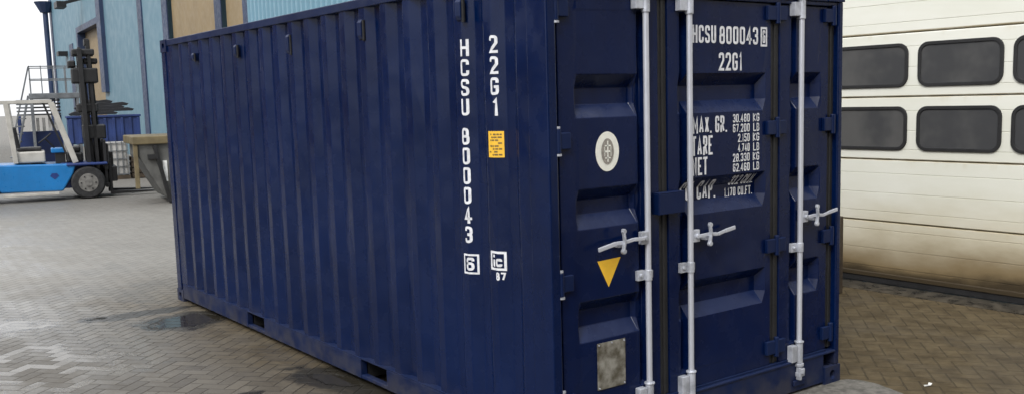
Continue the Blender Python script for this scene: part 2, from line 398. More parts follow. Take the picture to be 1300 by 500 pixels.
# corner castings, one mesh with real slots cut through
def casting():
    sx_, sy_, sz_ = .168, .178, .118
    me = bpy.data.meshes.new('c'); bm = boxes((0, sx_, 0, sy_, 0, sz_)); bm.to_mesh(me); bm.free()
    o = bpy.data.objects.new('c', me); COL.objects.link(o)
    cut = []
    for axis in (0, 1, 2):
        bm = bmesh.new()
        if axis == 0: prism(bm, rrect(.055, .125, .033, .085, .024), 0, -.02, .2)
        elif axis == 1: prism(bm, rrect(.055, .112, .028, .09, .026), 1, -.02, .2)
        else: prism(bm, rrect(.052, .115, .03, .148, .03), 2, -.02, .2)
        bmesh.ops.recalc_face_normals(bm, faces=bm.faces[:])
        m2 = bpy.data.meshes.new('k'); bm.to_mesh(m2); bm.free()
        k = bpy.data.objects.new('k', m2); COL.objects.link(k); cut.append(k)
        md = o.modifiers.new('b', 'BOOLEAN'); md.operation = 'DIFFERENCE'; md.object = k; md.solver = 'EXACT'
    dg = bpy.context.evaluated_depsgraph_get(); res = bpy.data.meshes.new_from_object(o.evaluated_get(dg))
    for k in cut: bpy.data.objects.remove(k)
    bpy.data.objects.remove(o)
    res.name = 'corner_casting'; res.materials.clear(); res.materials.append(M['navy_frame']); return res
cm = casting()
for sx_ in (0, 1):
    for sy_ in (0, 1):
        for sz_ in (0, 1):
            me = cm.copy()
            bmx = bmesh.new(); bmx.from_mesh(me)
            S = Matrix.Diagonal((-1 if sx_ else 1, -1 if sy_ else 1, -1 if sz_ else 1, 1))
            T = Matrix.Translation((W+.005 if sx_ else -.005, L+.005 if sy_ else -.005, H if sz_ else 0))
            bmx.transform(T @ S); bmesh.ops.recalc_face_normals(bmx, faces=bmx.faces[:]); bmx.to_mesh(me); bmx.free()
            o = bpy.data.objects.new('corner_casting', me); COL.objects.link(o); o.parent = ct
            b = o.modifiers.new('bevel', 'BEVEL'); b.width = .004; b.segments = 2; b.limit_method = 'ANGLE'; b.angle_limit = R(50)
# posts
for x0, x1 in ((.0, .060), (W-.045, W)):
    C('corner_post', 'navy', boxes((x0, x1, 0.002, .165, .118, H-.118)), .008)
for x0, x1 in ((.0, .09), (W-.09, W)):
    C('corner_post', 'navy', boxes((x0, x1, L-.12, L-.002, .118, H-.118)), .006)
# rails
C('top_rail', 'navy_frame', boxes((0.0, .06, .173, L-.173, H-.062, H-.004)), .006)
C('top_rail', 'navy_frame', boxes((W-.06, W, .173, L-.173, H-.062, H-.004)), .006)
C('header', 'navy', boxes((.163, W-.163, .0, .10, 2.470, H-.004), (.060, W-.045, .012, .10, 2.445, 2.471)), .006)
C('sill', 'navy_frame', boxes((.163, W-.163, .004, .12, .02, .205), (.062, W-.047, -.004, .12, .206, .222)), .005)
C('end_rail', 'navy_frame', boxes((.09, W-.09, L-.07, L-.006, .02, .19), (.09, W-.09, L-.07, L-.006, H-.12, H-.004)), .005)
pockets = [(1.765, 2.125), (3.825, 4.190)]
for sx_ in (0, 1):
    ys = [.173]+[q for p_ in pockets for q in p_]+[L-.173]
    X0, X1 = (.0, .05) if not sx_ else (W-.05, W)
    bm = bmesh.new()
    for a, b in zip(ys[0::2], ys[1::2]): bx(bm, X0, X1, a, b, .036, .172)
    for a, b in pockets: bx(bm, X0+.003, X1, a+.001, b-.001, .036, .062)
    o = C('bottom_rail', 'navy_frame', bm, .004)
    C('rail_flange', 'navy_frame', boxes((X0 if not sx_ else X0-.03, X1+.03 if not sx_ else X1, .173, L-.173, .173, .181)), 0, o)
bm = bmesh.new()
for a, b in pockets: bx(bm, .06, W-.06, a-.02, a, .03, .17); bx(bm, .06, W-.06, b, b+.02, .03, .17); bx(bm, 1.1, 1.12, a, b, .03, .17)
C('fork_pocket', 'dark', bm)
C('floor', 'dark', boxes((.09, W-.09, .13, L-.08, .182, .21)))

# corrugated side: profile x(y)
D0, D1 = .008, .052
brk = [(.165, D0), (.262, D0), (.330, D1)]
for s in range(19, -1, -1):
    yc = 5.724-.278*s
    brk += [(yc-.032, D1), (yc+.032, D0)]
    if s > 0: brk += [(yc+.106, D0), (yc+.174, D1)]
brk += [(5.84, D0), (L-.12, D0)]
def prof_x(y):
    for (a, xa), (b, xb) in zip(brk[:-1], brk[1:]):
        if a <= y <= b: return xa+(xb-xa)*(y-a)/(b-a)
    return D0
def corr(sign, off):
    bm = bmesh.new(); rg = random.Random(4+sign); rows = [.181+(H-.062-.181)*i/10 for i in range(11)]
    grid = []
    for (y, x) in brk:
        col_ = []
        for i, z in enumerate(rows):
            e = 0 if i in (0, 10) else rg.uniform(-.0022, .0022)
            col_.append(bm.verts.new((off+sign*(x+e), y+(0 if i in (0, 10) else rg.uniform(-.0015, .0015)), z)))
        grid.append(col_)
    for a, b in zip(grid[:-1], grid[1:]):
        for i in range(10): bm.faces.new((a[i], b[i], b[i+1], a[i+1]))
    return bm
side = C('side_panel', 'navy', corr(1, 0)); side2 = C('side_panel', 'navy', corr(-1, W))
for o in (side, side2):
    b = o.modifiers.new('bevel', 'BEVEL'); b.width = .007; b.segments = 3; b.limit_method = 'ANGLE'; b.angle_limit = R(18)
# closed end and roof, corrugated too
bm = bmesh.new(); pts = []
n = 9; x = .09
step = (W-.18)/n
for i in range(n):
    pts += [(x+step*i, L-.05), (x+step*i+step*.25, L-.05), (x+step*i+step*.5, L-.012), (x+step*i+step*.75, L-.012)]
pts.append((W-.09, L-.05))
pr = [(bm.verts.new((a, b, .19)), bm.verts.new((a, b, H-.12))) for a, b in pts]
for a, b in zip(pr[:-1], pr[1:]): bm.faces.new((a[0], b[0], b[1], a[1]))
C('end_panel', 'navy', bm)
bm = bmesh.new(); pr = []; yy = .10
while yy < L-.08:
    for dy, dz in ((0, -.025), (.09, -.025), (.105, -.006), (.195, -.006)): pr.append((bm.verts.new((.06, yy+dy, H+dz)), bm.verts.new((W-.06, yy+dy, H+dz))))
    yy += .21
for a, b in zip(pr[:-1], pr[1:]): bm.faces.new((a[0], b[0], b[1], a[1]))
C('roof', 'navy', bm)

# small hooded ventilators under the top rail
for yc, z0, z1 in ((5.126, 2.33, 2.42), (4.08, 2.31, 2.43), (3.03, 2.28, 2.44), (1.90, 2.31, 2.455), (.755, 2.335, 2.475)):
    bm = bmesh.new()
    prism(bm, [(.0, z0+.02), (-.012, z0+.045), (-.012, z1-.02), (.0, z1), (.045, z1), (.045, z0+.02)], 1, yc-.022, yc+.030)
    vo = C('ventilator', 'navy_frame', bm, .004)
    C('vent_slit_shade', 'dark', boxes((-.004, .008, yc-.044, yc-.023, z0+.01, z1-.005)), .002, vo)  # near-black strip stands for the shadowed slit beside the hood

# ---- stencil-like condensed lettering, drawn stroke by stroke, that follows the pressed steel
RC = 1    # marks a rounded corner
GL = {
 'H': [[(0,0),(0,1)], [(1,0),(1,1)], [(0,.5),(1,.5)]],
 'C': [[(1,.70),(1,1,RC),(0,1,RC),(0,0,RC),(1,0,RC),(1,.30)]],
 'S': [[(1,.74),(1,1,RC),(0,1,RC),(0,.56,RC),(1,.44,RC),(1,0,RC),(0,0,RC),(0,.26)]],
 'U': [[(0,1),(0,0,RC),(1,0,RC),(1,1)]],
 '0': [[(.5,1),(0,1,RC),(0,0,RC),(1,0,RC),(1,1,RC),(.5,1)]],
 '8': [[(.5,.5),(0,.5,RC),(0,0,RC),(1,0,RC),(1,.5,RC),(.5,.5)], [(.5,.5),(.06,.5,RC),(.06,1,RC),(.94,1,RC),(.94,.5,RC),(.5,.5)]],
 '4': [[(.72,0),(.72,1),(0,.26),(1,.26)]],
 '3': [[(0,.76),(0,1,RC),(1,1,RC),(1,.52,RC),(.35,.52)], [(.35,.50),(1,.50,RC),(1,0,RC),(0,0,RC),(0,.24)]],
 '6': [[(1,.78),(1,1,RC),(0,1,RC),(0,0,RC),(1,0,RC),(1,.56,RC),(0,.56)]],
 '2': [[(0,.74),(0,1,RC),(1,1,RC),(1,.58),(0,0),(1,0)]],
 '1': [[(.1,.78),(.6,1),(.6,0)]],
 '5': [[(1,1),(0,1),(0,.56),(1,.56,RC),(1,0,RC),(0,0,RC),(0,.22)]],
 '7': [[(0,1),(1,1),(.35,0)]],
 'G': [[(1,.72),(1,1,RC),(0,1,RC),(0,0,RC),(1,0,RC),(1,.46),(.5,.46)]],
 'M': [[(0,0),(0,1),(.5,.3),(1,1),(1,0)]], 'A': [[(0,0),(.5,1),(1,0)], [(.2,.28),(.8,.28)]],
 'X': [[(0,0),(1,1)], [(0,1),(1,0)]], 'R': [[(0,0),(0,1),(1,1,RC),(1,.5,RC),(0,.5)], [(.45,.5),(1,0)]],
 'T': [[(0,1),(1,1)], [(.5,1),(.5,0)]], 'E': [[(1,1),(0,1),(0,0),(1,0)], [(0,.5),(.8,.5)]],
 'N': [[(0,0),(0,1),(1,0),(1,1)]], 'K': [[(0,0),(0,1)], [(1,1),(.05,.45),(1,0)]], 'L': [[(0,1),(0,0),(1,0)]],
 'B': [[(0,.5),(0,0),(1,0,RC),(1,.5,RC),(0,.5),(0,1),(.92,1,RC),(.92,.5,RC),(.5,.5)]],
 'P': [[(0,0),(0,1),(1,1,RC),(1,.45,RC),(0,.45)]], 'F': [[(0,0),(0,1),(1,1)], [(0,.52),(.8,.52)]],
 '.': [[(.5,.0),(.5,.05)]], 'i': [[(.5,0),(.5,.62)], [(.5,.85),(.5,1)]], 'c': [[(1,.45),(1,.62,RC),(0,.62,RC),(0,0,RC),(1,0,RC),(1,.17)]]}
WID = {'.': .28, '1': .62, 'i': .3, ' ': .45, 'M': 1.25, 'A': 1.1}
def stroke(bm, pts, t, lift):
    q = [pts[0]]
    for p_ in pts[1:]:
        if (Vector(p_)-Vector(q[-1])).length > 1e-6: q.append(p_)
    P_ = [Vector(a) for a in q]; n_ = len(P_); Lf, Rt = [], []
    closed = (P_[0]-P_[-1]).length < 1e-5
    for i in range(n_):
        d1_ = (P_[i]-P_[i-1]).normalized() if i else ((P_[0]-P_[-2]).normalized() if closed else (P_[1]-P_[0]).normalized())
        d2_ = (P_[i+1]-P_[i]).normalized() if i < n_-1 else ((P_[1]-P_[0]).normalized() if closed else d1_)
        n1 = Vector((-d1_.y, d1_.x)); n2 = Vector((-d2_.y, d2_.x)); m_ = n1+n2
        m_ = n1 if m_.length < .2 else m_.normalized(); k = min(1/max(.2, m_.dot(n1)), 1.9)
        Lf.append(P_[i]+m_*t/2*k); Rt.append(P_[i]-m_*t/2*k)
    A_ = [(bm.verts.new((*a, lift)), bm.verts.new((*b, lift))) for a, b in zip(Lf, Rt)]
    for a, b in zip(A_[:-1], A_[1:]): bm.faces.new((a[0], b[0], b[1], a[1]))
def glyph(bm, ch, x0, w_, h_, t, y0=0):
    iw, ih = max(w_-t, 1e-4), h_-t
    for si, path in enumerate(GL[ch]):
        out = []
        for i, p_ in enumerate(path):
            c = Vector((p_[0]*iw, p_[1]*ih))
            if len(p_) == 3 and 0 < i < len(path)-1:
                a = Vector((path[i-1][0]*iw, path[i-1][1]*ih)); b = Vector((path[i+1][0]*iw, path[i+1][1]*ih))
                rr = min((a-c).length*.5, (b-c).length*.5, iw*.42)
                u1 = (a-c).normalized()*rr; u_2 = (b-c).normalized()*rr
                for k in range(5):
                    q = k/4; out.append(tuple(c+u1*(1-q)**2+u_2*q*q))
            else: out.append(tuple(c))
        V_ = [Vector(q) for q in out]
        if (V_[0]-V_[-1]).length > 1e-6:      # square ends
            e0, e1 = (V_[0]-V_[1]).normalized()*t/2, (V_[-1]-V_[-2]).normalized()*t/2
            def edge(q, e):      # only where the stroke ends on the letter's own edge
                return (abs(e.y) < 1e-7 and min(abs(q.x), abs(q.x-iw)) < 1e-6) or (abs(e.x) < 1e-7 and min(abs(q.y), abs(q.y-ih)) < 1e-6)
            if edge(V_[0], e0): V_[0] = V_[0]+e0
            if edge(V_[-1], e1): V_[-1] = V_[-1]+e1
        stroke(bm, [(x0+t/2+q.x, y0+t/2+q.y) for q in V_], t, si*.0005)
def text_bm(s, w_, h_, t=None):
    bm = bmesh.new(); t = t or h_*.15
    gap = .26; tot = sum(WID.get(c, 1) for c in s)+gap*(len(s)-1); k = w_/tot; x = 0
    t = min(t, k*.38)
    for c in s:
        w1 = WID.get(c, 1)*k
        if c != ' ': glyph(bm, c, x, w1, h_, t)
        x += w1+gap*k
    return bm
def cutat(bm, axis, vals):
    for q in vals:
        no = (1, 0, 0) if axis == 0 else (0, 1, 0); co = (q, 0, 0) if axis == 0 else (0, q, 0)
        bmesh.ops.bisect_plane(bm, geom=bm.verts[:]+bm.edges[:]+bm.faces[:], plane_co=co, plane_no=no)
def frame_bm(x0, x1, z0, z1, t):
    bm = bmesh.new()
    for a, b, c, d in ((x0, x1, z1-t, z1), (x0, x1, z0, z0+t), (x0, x0+t, z0+t, z1-t), (x1-t, x1, z0+t, z1-t)):
        bm.faces.new([bm.verts.new(p) for p in ((a, c, 0), (b, c, 0), (b, d, 0), (a, d, 0))])
    return bm
def shift(bm, dx, dy):
    for v in bm.verts: v.co.x += dx; v.co.y += dy
    return bm
def join(*bms):
    out = bmesh.new(); me = bpy.data.meshes.new('j')
    for b in bms: b.to_mesh(me); out.from_mesh(me); b.free()
    bpy.data.meshes.remove(me); return out
YB = [b[0] for b in brk]
def side_decal(name, bm, mat, lift=.0025, parent=None):
    """bm lies in (y, z); wraps it on the corrugation"""
    ys = [v.co.x for v in bm.verts]
    cutat(bm, 0, [q for q in YB if min(ys) < q < max(ys)])
    for v in bm.verts: y, z = v.co.x, v.co.y; v.co = (prof_x(y)-lift-v.co.z, y, z)
    return link(name, bm, mat, parent or side)
def side_glyph(s, yl, yr, z0, z1, bold=.015):      # yl is the reader's left (larger y)
    bm = text_bm(s, yl-yr, z1-z0, bold)
    for v in bm.verts: v.co.x = yl-v.co.x; v.co.y += z0
    return bm
parts = []
z = 2.254
for i, ch in enumerate('HCSU'): yo = .010*i/4; parts.append(side_glyph(ch, .766+yo, .717+yo, z-i*.1085-.092, z-i*.1085))
for i, ch in enumerate('800043'): yo = .012; parts.append(side_glyph(ch, .766+yo, .717+yo, 1.768-i*.1100-.094, 1.768-i*.1100))
parts.append(frame_bm(.700, .800, .945, 1.060, .011)); parts.append(side_glyph('6', .775, .725, .965, 1.040))
side_decal('lettering', join(*parts), 'white_text')
parts = []
for i, ch in enumerate('22G1'): parts.append(side_glyph(ch, .490 if ch != '1' else .478, .444, 2.257-i*.110-.093, 2.257-i*.110))
side_decal('lettering', join(*parts), 'white_text')
parts = [frame_bm(.430, .535, 1.000, 1.105, .013), side_glyph('ic', .512, .452, 1.020, 1.085, .014), side_glyph('87', .490, .436, .945, .990, .010)]
side_decal('lettering', join(*parts), 'white_text')
bm = bmesh.new(); bm.faces.new([bm.verts.new(p) for p in ((.425, 1.612, 0), (.522, 1.612, 0), (.522, 1.752, 0), (.425, 1.752, 0))])
st = side_decal('sticker', bm, 'yellow', .004)
rg = random.Random(3); parts = []
bm = bmesh.new()
for k in range(8):
    zc = 1.735-k*.0155; y = .435
    while y < .505:
        dy = rg.uniform(.006, .02)
        if rg.random() < .72: bm.faces.new([bm.verts.new(p) for p in ((y, zc-.004, 0), (min(.512, y+dy), zc-.004, 0), (min(.512, y+dy), zc+.004, 0), (y, zc+.004, 0))])
        y += dy+.004
side_decal('print', bm, 'yellow_dark', .0055).parent = st
st.parent = ct; 

# ---- doors
Y0 = .030
RZ = [(.0, 0), (.640, 0), (.712, 1), (.800, 1), (.860, 0), (1.238, 0), (1.312, 1), (1.386, 1), (1.448, 0), (1.812, 0), (1.882, 1), (1.966, 1), (2.036, 0), (9, 0)]
CZ = [(.0, 0), (.33, 0), (.345, 1), (2.35, 1), (2.365, 0), (9, 0)]
def interp(tab, q):
    for (a, va), (b, vb) in zip(tab[:-1], tab[1:]):
        if a <= q <= b: return va+(vb-va)*(q-a)/(b-a)
    return 0
def leaf_fn(rec, ch):
    RX = [(-1, 0), (rec[0], 0), (rec[0]+.022, 1), (rec[1]-.03, 1), (rec[1], 0), (9, 0)]
    CX = [(-1, 0), (ch[0], 0), (ch[0]+.008, 1), (ch[1]-.008, 1), (ch[1], 0), (9, 0)]
    def d(x, z): return Y0+max(.060*interp(RX, x)*interp(RZ, z), .034*interp(CX, x)*interp(CZ, z))
    return d, RX, CX
ZB, ZT = .235, 2.440
def door_leaf(x0, x1, rec, ch):
    d, RX, CX = leaf_fn(rec, ch)
    xs = sorted({x0, x1, *[q[0] for q in RX+CX if x0 < q[0] < x1]}); zs = sorted({ZB, ZT, *[q[0] for q in RZ+CZ if ZB < q[0] < ZT]})
    zs = sorted(zs+[1.0, 1.1, 2.2, .45]); 
    bm = bmesh.new(); rg = random.Random(int(x0*100)+1)
    g = [[bm.verts.new((x, d(x, z)+(rg.uniform(-.0012, .0012)), z)) for z in zs] for x in xs]
    for i in range(len(xs)-1):
        for j in range(len(zs)-1): bm.faces.new((g[i][j], g[i+1][j], g[i+1][j+1], g[i][j+1]))
    # skirt
    loop = [g[0][j] for j in range(len(zs))]+[g[i][-1] for i in range(1, len(xs))]+[g[-1][j] for j in range(len(zs)-2, -1, -1)]+[g[i][0] for i in range(len(xs)-2, 0, -1)]
    back = [bm.verts.new((v.co.x, .105, v.co.z)) for v in loop]
    for i in range(len(loop)): k = (i+1) % len(loop); bm.faces.new((loop[i], loop[k], back[k], back[i]))
    o = C('door_leaf', 'navy_door', bm)
    b = o.modifiers.new('bevel', 'BEVEL'); b.width = .005; b.segments = 2; b.limit_method = 'ANGLE'; b.angle_limit = R(25)
    return o, d
leaf1, d1 = door_leaf(.088, .795, (.196, .652), (.636, .690))
leaf2, d2 = door_leaf(.868, 1.752, (.945, 1.705), (.960, 1.020))
leaf3, d3 = door_leaf(1.838, 2.322, (1.938, 2.245), (1.945, 2.000))
leaf1['label'] = 'left door leaf with round emblem and yellow triangle'
leaf2['label'] = 'middle door leaf with white weight table'
leaf3['label'] = 'narrow right door leaf'
for a, b in ((.060, .0875), (.7955, .8675), (1.7525, 1.8375), (2.3225, 2.393)):
    bm = boxes((a, b, .040, .10, .238, 2.438))
    if b-a > .05: bx(bm, (a+b)/2-.008, (a+b)/2+.008, .032, .041, .238, 2.438)
    C('gasket', 'rubber', bm, .003)

def door_decal(name, bm, d, mat, parent, lift=.0025):
    zs = [v.co.y for v in bm.verts]; cutat(bm, 1, [q[0] for q in RZ if min(zs) < q[0] < max(zs)])
    for v in bm.verts: x, z_ = v.co.x, v.co.y; v.co = (x, d(x, z_)-lift-v.co.z, z_)
    return link(name, bm, mat, parent)
def T(s, x0, x1, z0, z1): return shift(text_bm(s, x1-x0, z1-z0), x0, z0)
# the third level is the deepest: lettering hangs on its leaf
flat2 = d2
door_decal('lettering', join(T('HCSU', 1.066, 1.262, 2.203, 2.302), T('800043', 1.290, 1.630, 2.199, 2.300), T('6', 1.672, 1.697, 2.208, 2.284), frame_bm(1.654, 1.714, 2.188, 2.302, .012)), flat2, 'white_text', leaf2)
door_decal('lettering', T('22G1', 1.284, 1.489, 2.048, 2.151), flat2, 'white_text', leaf2)
door_decal('lettering', join(
    T('MAX. GR.', 1.064, 1.350, 1.697, 1.792), T('30.480', 1.405, 1.555, 1.748, 1.796), T('KG', 1.585, 1.643, 1.748, 1.796),
    T('67.200', 1.405, 1.555, 1.690, 1.738), T('LB', 1.588, 1.643, 1.690, 1.738),
    T('TARE', 1.056, 1.230, 1.572, 1.682), T('2.150', 1.450, 1.555, 1.632, 1.680), T('KG', 1.585, 1.643, 1.632, 1.680),
    T('4.740', 1.450, 1.555, 1.574, 1.622), T('LB', 1.588, 1.643, 1.574, 1.622),
    T('NET', 1.060, 1.185, 1.460, 1.562), T('28.330', 1.405, 1.555, 1.517, 1.565), T('KG', 1.585, 1.643, 1.517, 1.565),
    T('62.460', 1.405, 1.555, 1.459, 1.507), T('LB', 1.588, 1.643, 1.459, 1.507),
    T('CU. CAP.', 1.018, 1.315, 1.315, 1.425), T('33.2 CU.M.', 1.430, 1.648, 1.378, 1.436), T('1.170 CU.FT.', 1.398, 1.648, 1.310, 1.362)), flat2, 'white_text', leaf2, .003)
def ell(cx, cz, a, b, n=40):
    bm = bmesh.new(); bm.faces.new([bm.verts.new((cx+a*math.cos(2*math.pi*i/n), cz+b*math.sin(2*math.pi*i/n), 0)) for i in range(n)]); return bm
em = door_decal('emblem', ell(.414, 1.634, .083, .104), d1, 'emblem_white', leaf1)
def onto(name, bm, y, mat, parent):
    for v in bm.verts: v.co = (v.co.x, y, v.co.y)
    return link(name, bm, mat, parent)
def flat_rects(rs):
    bm = bmesh.new()
    for cx, cz, w_, h_, a in rs:
        c, s = math.cos(R(a)), math.sin(R(a))
        bm.faces.new([bm.verts.new((cx+i*w_/2*c-j*h_/2*s, cz+i*w_/2*s+j*h_/2*c, 0)) for i, j in ((-1,-1),(1,-1),(1,1),(-1,1))])
    return bm
g1 = ell(.414, 1.634, .044, .068)
onto('emblem_centre', g1, Y0-.0045, 'emblem_grey', leaf1)
onto('emblem_pattern', flat_rects([(.414, 1.634, .009, .110, 0), (.398, 1.634, .022, .010, 0), (.430, 1.634, .022, .010, 0), (.414, 1.600, .040, .007, 0), (.414, 1.664, .044, .007, 0), (.392, 1.634, .005, .05, 0), (.436, 1.634, .005, .05, 0)]), Y0-.0065, 'emblem_white', leaf1)
bm = bmesh.new(); bm.faces.new([bm.verts.new(p) for p in ((.330, 1.062, 0), (.408, .915, 0), (.497, 1.068, 0))])
onto('triangle_sticker', bm, Y0-.003, 'yellow', leaf1)
bm = boxes((.318, .520, Y0-.006, Y0-.001, .365, .620))
pl = C('data_plate', 'plate', bm, .001)
pl.parent = leaf1
bm = bmesh.new()
for x_, z_ in ((.328, .610), (.510, .610), (.328, .375), (.510, .375), (.42, .612)): cyl(bm, (x_, Y0-.010, z_), (x_, Y0-.002, z_), .005, n=8)
o = link('rivets', bm, 'galv_dull', leaf1)

# hinges
def hinge(parent, kx, z_, blades):
    bm = bmesh.new(); cyl(bm, (kx, .012, z_-.062), (kx, .012, z_+.062), .016, n=14); 
    for a, b in blades: bx(bm, a, b, .006, .0295, z_-.042, z_+.042)
    o = link('hinge', bm, 'navy_frame', parent, .004)
    return o
for z_ in (2.361, 1.703, .976, .345):
    hinge(leaf1, .068, z_, [(.074, .150)])
for z_ in (2.385, 1.705, .985, .345):
    hinge(leaf3, 1.795, z_-.0, [(1.700, 1.792), (1.800, 1.880)])
    hinge(leaf3, 2.352, z_+.0, [(2.262, 2.348)])
for (x_, z_) in ((.068, 2.361), (.068, 1.703), (.068, .976), (.068, .345)):
    link('hinge_pin', cyl(cyl(bmesh.new(), (x_, .012, z_-.074), (x_, .012, z_-.063), .019, n=14), (x_, .012, z_+.063), (x_, .012, z_+.074), .013, n=14), 'galv_dull', leaf1)

# locking rods with their gear
def rod(x_, side_, zh, parent_leaf):
    rd = C('locking_rod', 'galv', cyl(bmesh.new(), (x_, -.004, .10), (x_, -.004, 2.555), .0165, n=20), 0, None, True)
    bm = bmesh.new()
    cyl(bm, (x_, -.004, 2.355), (x_, -.004, 2.475), .0235, n=18); bx(bm, x_-.078, x_-.022, -.014, .028, 2.372, 2.455)
    link('top_guide', bm, 'galv_dull', rd, .003)
    bm = bmesh.new(); bx(bm, x_-.045, x_+.045, -.030, .0, 2.478, 2.550); cyl(bm, (x_, -.012, 2.476), (x_, -.012, 2.5), .03, n=14)
    link('cam_keeper', bm, 'galv_dull', rd, .005)
    bm = bmesh.new(); cyl(bm, (x_, -.004, .205), (x_, -.004, .338), .0235, n=18); bx(bm, x_-.080, x_-.024, -.014, .028, .218, .325); cyl(bm, (x_, -.004, .338), (x_, -.004, .350), .030, n=18)
    link('bottom_guide', bm, 'galv_dull', rd, .004)
    bm = bmesh.new(); cyl(bm, (x_, -.004, .185), (x_, -.004, .205), .03, n=14); bx(bm, x_-.03, x_+.028, -.03, .003, .120, .150); bx(bm, x_-.028, x_-.008, -.035, -.002, .10, .18)
    cyl(bm, (x_, -.02, .140), (x_, -.02, .175), .024, n=12)
    link('cam_lock', bm, 'galv_dull', rd, .004)
    bm = bmesh.new(); zc = .950; cyl(bm, (x_, -.004, zc-.030), (x_, -.004, zc+.030), .0215, n=18); bx(bm, x_-.070, x_-.018, .004, .028, zc-.028, zc+.028); bx(bm, x_+.018, x_+.045, .004, .028, zc-.022, zc+.022)
    cyl(bm, (x_-.048, -.006, zc), (x_-.048, .006, zc), .011, n=10)
    link('rod_clamp', bm, 'galv_dull', rd, .003)
    s = side_
    bm = bmesh.new(); bx(bm, min(x_+s*.010, x_+s*.062), max(x_+s*.010, x_+s*.062), -.020, .008, zh-.034, zh+.036); cyl(bm, (x_+s*.036, -.034, zh), (x_+s*.036, .008, zh), .014, n=12)
    link('handle_hub', bm, 'galv_dull', rd, .004)
    bm = bmesh.new()
    pts = [(x_+s*.05, zh), (x_+s*.13, zh+.004), (x_+s*.20, zh-.004), (x_+s*.26, zh+.008-.012*(s < 0)), (x_+s*(.385 if s < 0 else .350), zh+.020-.045*(s < 0))]
    for a, b in zip(pts[:-1], pts[1:]): beam(bm, (a[0], -.030, a[1]), (b[0], -.030, b[1]), .010, .021 if b[0] != pts[-1][0] else .024)
    link('handle', bm, 'galv', rd, .004)
    xc = x_+s*.215 if s < 0 else x_+.122
    bm = bmesh.new(); beam(bm, (xc-.004, -.040, zh-.062), (xc+.006, -.040, zh+.0), .012, .022, (0, 1, 0)); beam(bm, (xc+.006, -.044, zh+.0), (xc-.006, -.044, zh+.072), .012, .020, (0, 1, 0))
    bx(bm, xc-.018, xc+.018, -.022, .029, zh-.030, zh-.016); cyl(bm, (xc, -.052, zh+.058), (xc, -.034, zh+.058), .014, n=10); cyl(bm, (xc, -.05, zh-.050), (xc, -.03, zh-.050), .015, n=10)
    link('handle_catch', bm, 'galv_dull', rd, .003)
    return rd
rod(.673, -1, 1.158, leaf1); rod(1.008, 1, 1.125, leaf2); rod(2.003, 1, 1.140, leaf3)
# seal guard box straddling the first seam
bm = boxes((.742, .943, -.025, -.019, 1.272, 1.382), (.742, .748, -.018, .029, 1.272, 1.382), (.937, .943, -.018, .029, 1.272, 1.382), (.742, .943, -.025, .029, 1.383, 1.390))
C('seal_guard', 'navy_frame', bm, .002, leaf2)
# lip under the leaves
C('door_lip', 'navy_frame', boxes((.088, 2.322, .020, .10, .2225, .2335)), .002)
bm = bmesh.new()
for x_ in (.673, 1.008, 2.003):
    bx(bm, x_-.055, x_+.055, -.012, .004, .06, .095)
C('keeper_plate', 'navy_frame', bm, .004)

# ---------------------------------------------------------------- forklift (local x: front = +, origin under the front axle)
fk = empty('forklift', (2.30, 19.60, 0), -.19, 'bright blue forklift truck with cream overhead guard and tall black mast', 'forklift')
def K(name, mat, bm, bevel=0, parent=None, smooth=False): return link(name, bm, mat, parent or fk, bevel, smooth)
hw = .62
bm = bmesh.new(); prism(bm, [(-1.72, .23), (-.52, .20), (-.30, .56), (-.22, .78), (-2.05, .83), (-2.05, .55)], 1, -hw, hw)
K('body', 'blue_body', bm, .03)
bm = bmesh.new(); prism(bm, [(-2.05, .36), (-2.0, 1.05), (-2.35, 1.16), (-2.85, 1.08), (-2.98, .80), (-2.92, .35), (-2.66, .32)], 1, -hw, hw)
K('counterweight', 'blue_body', bm, .05)
K('chassis', 'blue_deep', boxes((-.53, .14, -.40, .40, .24, .80), (-2.2, -.5, -.40, .40, .20, .40)), .02)
K('fender', 'blue_deep', boxes((-.42, .42, -.66, -.42, .735, .79), (-.42, .42, .42, .66, .735, .79)), .02)
K('step', 'cream', boxes((-1.70, -.60, -hw-.06, -hw+.002, .13, .19)), .01)
K('engine_cover', 'cream', boxes((-1.45, -.82, -.48, .48, .84, 1.08)), .03)
bm = boxes((-1.38, -.88, -.25, .25, 1.085, 1.17)); prism(bm, [(-1.40, 1.12), (-1.30, 1.12), (-1.36, 1.62), (-1.46, 1.62)], 1, -.24, .24)
K('seat', 'seat', bm, .03)
K('dashboard', 'blue_body', boxes((-.70, -.42, -.35, .35, 1.03, 1.13)), .02); K('dashboard_column', 'mast', boxes((-.62, -.42, -.30, .30, .79, 1.03)))
bm = bmesh.new(); cyl(bm, (-.62, 0, 1.13), (-.80, 0, 1.35), .02)
for i in range(16):
    a, b = 2*math.pi*i/16, 2*math.pi*(i+1)/16
    q = lambda t: (-.80+.17*math.cos(t)*.75, .17*math.sin(t), 1.35+.17*math.cos(t)*.6)
    cyl(bm, q(a), q(b), .014, n=6)
K('steering_wheel', 'mast', bm)
def guard(y):
    bm = bmesh.new(); beam(bm, (-1.40, y, .84), (-1.50, y, 2.14), .07, .10); return bm
for y in (-.50, .50):
    K('rear_pillar', 'cream', guard(y), .01)
    bm = bmesh.new(); beam(bm, (-.22, y, .80), (-.62, y, 2.14), .07, .12); K('front_pillar', 'cream', bm, .01)
    bm = bmesh.new(); beam(bm, (-.40, y*.9, 1.0), (-.78, y*.9, 2.14), .03, .04); K('grab_bar', 'mast', bm)
bm = bmesh.new()
for y in (-.5, .5): beam(bm, (-1.98, y, 2.16), (-.60, y, 2.16), .07, .07)
for i in range(9): beam(bm, (-1.96+i*.165, -.47, 2.165), (-1.96+i*.165, .47, 2.165), .04, .03)
K('guard_roof', 'cream', bm, .006)
